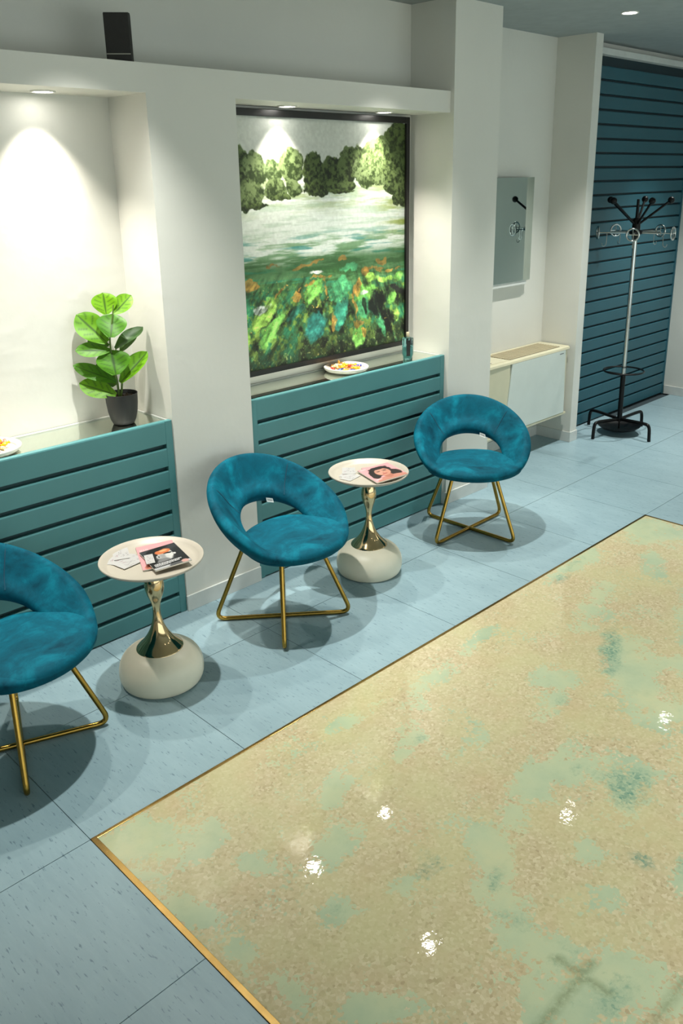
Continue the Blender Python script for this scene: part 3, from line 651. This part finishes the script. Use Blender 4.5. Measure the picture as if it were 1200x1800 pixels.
# ================================================================== COAT STAND
def coat_stand(c):
    r = empty('coat_stand', (c[0], c[1], 0), 'tall chrome and black coat stand before the teal boarded wall', 'coat stand')
    for a in (81, 168, 258, 351):
        d = Vector((math.cos(math.radians(a)), math.sin(math.radians(a)), 0)); z = lambda h: Vector((0, 0, h))
        MB().tube(fillet([z(.112)+d*.01, d*.235+z(.128), d*.284+z(.122), d*.290+z(.0)], [0, .05, .055, 0], 6), .0125, 10).build('leg', M['black'], r, True, 60)
    MB().tube([(0, 0, .095), (0, 0, .47)], .019, 16).build('sleeve', M['black'], r, True)
    MB().tube([(0, 0, .47), (0, 0, 1.50)], .0155, 16).build('pole', M['chrome'], r, True)
    ring = MB().tube([(.148*math.cos(2*PI*k/40), .148*math.sin(2*PI*k/40), .495) for k in range(40)], .0065, 8, closed=True).build('umbrella_ring', M['black'], r, True, 60)
    for a in (20, 140, 260):
        d = Vector((math.cos(math.radians(a)), math.sin(math.radians(a)), 0))
        MB().tube([d*.01+Vector((0, 0, .468)), d*.146+Vector((0, 0, .495))], .0045, 8).build('ring_spoke', M['black'], ring, True)
    MB().lathe([(.001, .030), (.10, .030), (.135, .042), (.160, .062), (.163, .066), (.157, .064), (.13, .048), (.098, .037), (.001, .036)], 40).build('drip_tray', M['black'], r, True, 40)
    MB().tube([(0, 0, .034), (0, 0, .098)], .006, 8).build('tray_rod', M['black'], r, True)
    MB().lathe([(.0155, 1.47), (.024, 1.48), (.026, 1.50), (.05, 1.512), (.052, 1.528), (.03, 1.535), (.028, 1.60), (.022, 1.62), (.001, 1.625)], 24).build('hub', M['black'], r, True, 40)
    MB().tube([(0, 0, 1.60), (0, 0, 1.752)], [.013, .010], 12).build('top_rod', M['black'], r, True)
    for ps in (168, 96, 24, 312, 240):
        a = math.radians(207.3+ps); d = Vector((math.cos(a), math.sin(a), 0)); e = d*.225+Vector((0, 0, 1.745))
        arm = MB().tube([d*.012+Vector((0, 0, 1.575)), e], .0085, 10).build('arm', M['black'], r, True)
        MB().sphere(e, .024, 18).build('ball', M['black'], arm, True, 80)
    for k in range(5):
        a = math.radians(207.3-4+72*k); d = Vector((math.cos(a), math.sin(a), 0)); t = Vector((-d.y, d.x, 0)); Z = Vector((0, 0, 1))
        rod = MB().tube([d*.03+Z*1.520, d*.185+Z*1.520], .009, 10).tube([d*.185+Z*1.520, d*.272+Z*1.520], .004, 8).build('hook_arm', M['chrome'], r, True)
        cc = d*.272+Z*1.520
        MB().tube([cc+t*.042*math.cos(2*PI*i/32)+Z*.042*math.sin(2*PI*i/32) for i in range(32)], .0065, 8, closed=True).build('hook_disc', M['chrome'], rod, True, 60)
        MB().tube([cc-Z*.04, cc+Z*.04], .0035, 6).tube([cc-t*.04, cc+t*.04], .0035, 6).build('disc_bar', M['chrome'], rod)
        h = d*.205
        MB().tube(crspline([h+Z*1.520, h+Z*1.46, h+Z*1.435+d*.004, h+Z*1.424+d*.016, h+Z*1.430+d*.028, h+Z*1.446+d*.032], 5), .0028, 6).build('hook', M['chrome'], rod, True)
coat_stand((5.030, .948))

# ================================================================== FAN COIL UNIT
def fan_coil():
    x0, x1, y0, y1, z0, z1 = 3.44, 4.545, 1.135, 1.392, .225, .735
    o = Vector(((x0+x1)/2, y1, z0)); r = empty('radiator_unit', o, 'cream and white fan coil radiator hung low in the wall nook', 'radiator')
    def S(m): m.v = [tuple(Vector(v)-o) for v in m.v]; return m
    S(MB().box((x0+.02, y0+.03, z0+.01), (x1-.02, y1, z1-.02), .004)).build('casing', M['beige'], r)
    pxa, pxb = 3.80, 4.49
    # side caps with a rounded outer edge
    for sx, inner in ((x0, 3.80), (x1, 4.475)):
        e = 1 if sx == x0 else -1
        poly = [(inner, y0+.004), (sx+e*.022, y0+.010), (sx+e*.004, y0+.024), (sx, y0+.05), (sx, y1), (inner, y1)]
        S(MB().prism(poly, z0+.012, z1-.012, 'z')).build('side_cap', M['beige'], r)
    pl = [(pxa+.012, z1-.022), (pxb-.010, z1-.022), (pxb+.012, z0+.016), (pxa-.05, z0+.016)]
    S(MB().prism(pl, y0-.004, y0+.012, 'y')).build('front_panel', M['panel'], r)
    S(MB().box((x0+.01, y0-.002, z0-.004), (x1-.006, y0+.03, z0+.013), .004)).build('bottom_rail', M['beige'], r)
    top = [(y0-.002, z1-.02), (y0+.002, z1-.006), (y0+.014, z1), (y1, z1), (y1, z1-.02)]
    S(MB().prism(top, x0, x1-.006)).build('top_cover', M['beige'], r)
    gx0, gx1 = 3.83, 4.455
    g = S(MB().box((gx0, y0+.032, z1-.004), (gx1, y1-.03, z1+.001))).build('grille', M['dark'], r)
    for k in range(9):
        yy = y0+.036+k*.0215
        S(MB().box((gx0, yy, z1-.002), (gx1, yy+.014, z1+.004), .001)).build('grille_slat', M['grille'], g)
    S(MB().box((3.60, y0+.03, z1-.001), (3.80, y1-.06, z1+.003), .001)).build('control_lid', M['beige'], r)
    S(MB().box((3.625, y0+.05, z1+.001), (3.650, y0+.062, z1+.0035))).build('lid_notch', M['dark'], r)
    S(MB().box((4.405, y0-.0048, z1-.046), (4.455, y0-.0035, z1-.040))).build('maker_mark', M['grey'], r)
fan_coil()

# ================================================================== MIRROR
mr = empty('wall_mirror', (3.985, 1.395, 1.222), 'frameless rectangular mirror on the nook wall above the radiator', 'mirror')
MB().box((-.27, -.046, -.030), (.270, -.002, .66), .002).build('backing_box', M['base'], mr)
MB().box((-.30, -.053, 0), (.300, -.0465, .690), .001).build('mirror_glass', M['mirror'], mr)

# ================================================================== SPEAKER
sp = empty('speaker', (1.000, 1.075, 2.3605), 'small black speaker standing on the ledge above the recesses', 'speaker', -.70)
sec = [(-.046, -.03), (.046, -.03), (.049, -.01), (.042, .05), (.02, .075), (-.02, .075), (-.042, .05), (-.049, -.01)]
MB().prism(sec, 0, .172, 'z').build('cabinet', M['speaker'], sp)
MB().box((-.0465, -.036, .004), (.0465, -.029, .170), .003).build('grille', M['speaker'], sp)
MB().box((-.0465, -.0375, .026), (.045, -.0362, .030)).build('trim_line', M['silver'], sp)

# ================================================================== BOTTLE
bt = empty('perfume_bottle', (2.719, 1.108, .9222), 'teal glass bottle with black label beside the painting', 'bottle', -.85)
pr = [(.0250, 0), (.0275, .004), (.0262, .018), (.0310, .030), (.0322, .040), (.0322, .120), (.0310, .128), (.011, .131)]
MB().lathe(pr+[(.0005, .131)], 10).build('glass_body', M['glass'], bt, True, 30)
MB().lathe([(.001, .012), (.021, .012), (.026, .032), (.026, .078), (.001, .078)], 10).build('liquid', M['liquid'], bt, True, 30)
MB().box((-.007, -.0342, .028), (.014, -.0314, .118), .0004).build('label', M['label'], bt)
MB().lathe([(.0085, .131), (.0095, .133), (.0095, .158), (.0085, .160), (.001, .160)], 20).build('cap', M['cap'], bt, True, 30)

# ================================================================== PLATES OF SWEETS
def plate(c, label):
    r = empty('sweet_plate', (c[0], c[1], .9222), label, 'plate', group='white plates on the mirrored tops')
    prof = [(.001, 0), (.088, 0), (.104, .004), (.116, .012), (.1225, .021), (.122, .027), (.117, .0295), (.111, .027), (.102, .018), (.092, .011), (.001, .0095)]
    MB().lathe([(p.x, p.z) for p in crspline([(a, 0, b) for a, b in prof], 3)], 64).build('dish', M['white'], r, True, 50)
plate((2.272, 1.160), 'white plate of wrapped sweets in front of the painting')
plate((.312, 1.160), 'white plate of wrapped sweets sharing a shelf with the plant')
def candy_mesh(mat):
    b = MB()
    pr = [(.0005, -.021), (.0075, -.020), (.0078, -.0185), (.0025, -.0115), (.0065, -.0095), (.0085, -.005), (.0088, 0), (.0085, .005), (.0065, .0095), (.0025, .0115), (.0078, .0185), (.0075, .020), (.0005, .021)]
    b.lathe(pr, 10)
    b.v = [(x*(1+.18*math.sin(60*z+3*x*100)), y*.82, z) for x, y, z in b.v]
    o = b.build('wrapped_sweet', mat, None, True, 40); me = o.data; bpy.data.objects.remove(o); return me
CM = {k: candy_mesh(M[k]) for k in ('c_yel', 'c_red', 'c_blue', 'c_gold', 'c_pink', 'c_cream')}
CN = dict(c_yel='yellow', c_red='red', c_blue='blue', c_gold='gold', c_pink='pink', c_cream='cream')
def sweets(c, seq, where, grp, spread, seed):
    r = random.Random(seed); placed = []
    for k in seq:
        for _ in range(60):
            a, d = r.uniform(0, 2*PI), spread*math.sqrt(r.random()); x, y = d*math.cos(a), d*math.sin(a)
            if all((x-p[0])**2+(y-p[1])**2 > .019**2 for p in placed): break
        lvl = sum((x-p[0])**2+(y-p[1])**2 < .024**2 for p in placed)
        placed.append((x, y))
        o = bpy.data.objects.new('wrapped_sweet', CM[k]); COL.objects.link(o)
        o.location = (c[0]+x, c[1]+y, .9222+.0185+.011*min(lvl, 2)+.05*max(0, d-.06)); o.rotation_euler = (PI/2+r.uniform(-.3, .3), r.uniform(0, PI), r.uniform(0, 2*PI))
        side = ('towards the column', 'towards the back wall', 'towards the pillar', 'towards the room')[int(((math.atan2(y, x)+PI/4) % (2*PI))//(PI/2))]
        tag(o, f'{CN[k]} wrapped sweet {"at the rim" if math.hypot(x, y) > .055 else "in the middle"} {side}, plate {where}', 'sweet', grp)
sweets((2.272, 1.160), ['c_yel', 'c_gold', 'c_gold', 'c_yel', 'c_red', 'c_cream', 'c_blue', 'c_blue', 'c_yel', 'c_pink', 'c_gold', 'c_yel', 'c_cream', 'c_gold', 'c_yel', 'c_pink', 'c_blue', 'c_gold', 'c_yel', 'c_red', 'c_cream', 'c_gold', 'c_yel', 'c_pink', 'c_gold', 'c_yel'], 'in front of the painting', 'wrapped sweets before the painting', .080, 5)
sweets((.312, 1.160), ['c_red', 'c_yel', 'c_pink', 'c_cream', 'c_red', 'c_gold', 'c_red', 'c_yel', 'c_blue', 'c_pink', 'c_yel', 'c_red', 'c_cream', 'c_pink', 'c_gold', 'c_red', 'c_yel', 'c_blue', 'c_cream', 'c_red', 'c_pink', 'c_yel', 'c_red', 'c_gold'], 'near the plant', 'wrapped sweets near the plant', .080, 8)

# ================================================================== PLANT
def plant():
    o = Vector((.897, 1.145, .9222)); r = empty('potted_plant', o, 'fiddle leaf plant in a matt black pot on the mirrored shelf', 'plant')
    pr = [(.001, 0), (.040, 0), (.045, .003), (.054, .022), (.062, .055), (.0665, .095), (.068, .132), (.069, .136), (.0665, .136), (.0645, .126), (.0640, .118)]
    MB().lathe(pr, 48).build('pot', M['pot'], r, True, 40)
    gr = MB(); rn = random.Random(2)
    gr.lathe([(.0635, .116), (.03, .120), (.001, .121)], 24)
    for _ in range(60):
        a, d = rn.uniform(0, 2*PI), .05*math.sqrt(rn.random()); gr.sphere((d*math.cos(a), d*math.sin(a), .121), rn.uniform(.003, .0065), 6)
    gr.build('grit', M['soil'], r)['kind'] = 'stuff'
    def rel(p): return Vector(p)-o
    ST = [[(.889, 1.149, 1.035), (.887, 1.150, 1.107), (.883, 1.152, 1.144), (.878, 1.156, 1.20), (.875, 1.156, 1.251), (.877, 1.155, 1.300), (.890, 1.150, 1.36), (.895, 1.145, 1.396), (.900, 1.142, 1.436)],
          [(.895, 1.146, 1.035), (.905, 1.143, 1.10), (.915, 1.150, 1.16), (.905, 1.160, 1.22), (.903, 1.164, 1.25)]]
    for s in ST: MB().tube(crspline([rel(p) for p in s], 3), [.0055-.003*i/(3*(len(s)-1)) for i in range(3*(len(s)-1)+1)], 8).build('stem', M['stem'], r, True)
    view = Vector((-.487, -.873, 0))
    def leaf(b, t, hw, nrm, bend=0.0, cup=0.25, under=False):
        hw *= 1.3
        b, t = rel(b), rel(t); ax = t-b; Ln = ax.length; ax.normalize(); nrm = Vector(nrm); nrm = (nrm-ax*nrm.dot(ax)).normalized(); sd = ax.cross(nrm)
        NU, NV = 26, 14; v, fs, col = [], [], []
        for i in range(NU+1):
            u = i/NU
            wd = hw*max(.05, math.sin(PI*min(1, .03+.97*u**1.3))**.6)*(1.0 if u < .93 else 1-(u-.93)*6)
            c = b+ax*(Ln*u)+nrm*(bend*math.sin(PI*u*.5)**2*Ln - bend*u*Ln*.25)
            for j in range(NV+1):
                s = 2*j/NV-1
                wave = .05*hw*math.sin(9*u+3*s)*abs(s)
                v.append(c+sd*(wd*s)+nrm*(cup*wd*abs(s)**1.6+wave))
                vein = 1.0 if abs(s) < .14 else (.8 if abs(((u-.28*abs(s))*5.2) % 1-.5) < .09 and abs(s) < .85 else 0)
                col.append(vein)
        for i in range(NU):
            for j in range(NV):
                a = i*(NV+1)+j; fs.append((a, a+1, a+NV+2, a+NV+1))
        ob = obj('leaf', v, fs, M['leaf'], r, True); me = ob.data
        if ((me.polygons[len(fs)//2].normal).dot(nrm) < 0) != under: me.flip_normals()
        ca = me.color_attributes.new('vein', 'FLOAT_COLOR', 'POINT'); ca.data.foreach_set('color', np.repeat(np.array(col, np.float32)[:, None], 4, 1).reshape(-1))
        md = ob.modifiers.new('smooth', 'SUBSURF'); md.levels = 1; md.render_levels = 1
    V = view; U = Vector((0, 0, 1)); Rt = Vector((.873, -.487, 0))
    leaf((0.887, 1.184, 1.393), (0.897, 1.212, 1.48), .041, V+U*.5, .05)
    leaf((0.913, 1.169, 1.394), (0.998, 1.156, 1.461), .029, V*.9+U*.3-Rt*.3, .1)
    leaf((0.86, 1.153, 1.282), (0.782, 1.242, 1.401), .045, V+U*.5, -.05, .18)
    leaf((0.865, 1.127, 1.305), (0.903, 1.158, 1.399), .048, V+U*.9, -.10, .22)
    leaf((0.893, 1.146, 1.251), (1.012, 1.126, 1.345), .026, -Rt*.45+U*.6+V*.7, -.22, .4, True)
    leaf((.925, 1.161, 1.232), (.995, 1.149, 1.308), .026, V*.6-Rt*.5+U*.4, -.1, .4, True)
    leaf((.880, 1.176, 1.262), (.815, 1.235, 1.290), .022, U*.6+V*.7, -.15, .3, True)
    leaf((.872, 1.158, 1.246), (.738, 1.195, 1.265), .027, U*.65+V*.9, -.12, .25)
    leaf((0.863, 1.111, 1.148), (0.874, 1.151, 1.25), .054, V*.8+U*1.0, -.10, .24)
    leaf((0.889, 1.126, 1.107), (1.007, 1.094, 1.234), .031, -Rt*.45+U*.3+V*.8, -.12, .5)
    leaf((0.879, 1.142, 1.11), (0.739, 1.232, 1.198), .026, U*.6+V*.9-Rt*.1, -.14, .25)
    leaf((0.868, 1.137, 1.055), (0.748, 1.216, 1.12), .033, U*.5+V*.95, -.16, .25)
    leaf((.886, 1.173, 1.086), (.850, 1.230, 1.190), .034, V*.9-U*.2, .0, .2, True)
plant()

# ================================================================== LAMPS
def downlight(name, x, y, z, label, group, power, col, size, blend, rad, radius):
    r = empty(name, (x, y, z), label, 'lamp', group=group)
    MB().lathe([(rad*.80, -.0005), (rad*.80, -.004), (rad*.92, -.006), (rad, -.004), (rad*1.02, -.0005)], 32).build('trim_ring', M['ring'], r, True, 40)
    MB().lathe([(.0005, -.003), (rad*.5, -.0035), (rad*.80, -.002)], 32).build('lens', M['lens'], r, True)
    ld = bpy.data.lights.new('spot', 'SPOT'); ld.energy = power; ld.color = col; ld.spot_size = math.radians(size); ld.spot_blend = blend; ld.shadow_soft_size = radius
    lo = bpy.data.objects.new('bulb', ld); COL.objects.link(lo); lo.parent = r; lo.location = (0, 0, -.012)
for x, lab in ((.716, 'small round spotlight set above the potted plant recess'), (.046, 'small round spotlight in the recess soffit above the plate of sweets'), (1.926, 'small round spotlight over the painting, at its pillar end'), (2.596, 'small round spotlight over the painting, at its column end')):
    downlight('recess_spotlight', x, 1.175, 2.253, lab, 'spotlights in the recess soffit', NICHE_W, NICHE_COL, 88, 1.0, .046, .018)
for i in range(0, 4):
    for j in range(2):  # second row is unseen, added and spaced to brighten the resin
        x, y = .73+1.66*i+.62*j, .60-2.65*j
        lab = 'round downlight in the ceiling above the radiator nook' if (i, j) == (2, 0) else f'round ceiling downlight, lamp {"one two three four".split()[i]} of the {("wall", "added unseen")[j]} row'
        downlight('ceiling_downlight', x, y, CEIL_Z, lab, 'round downlights in the ceiling', CEIL_W, CEIL_COL, 80, .9, .05, .025)
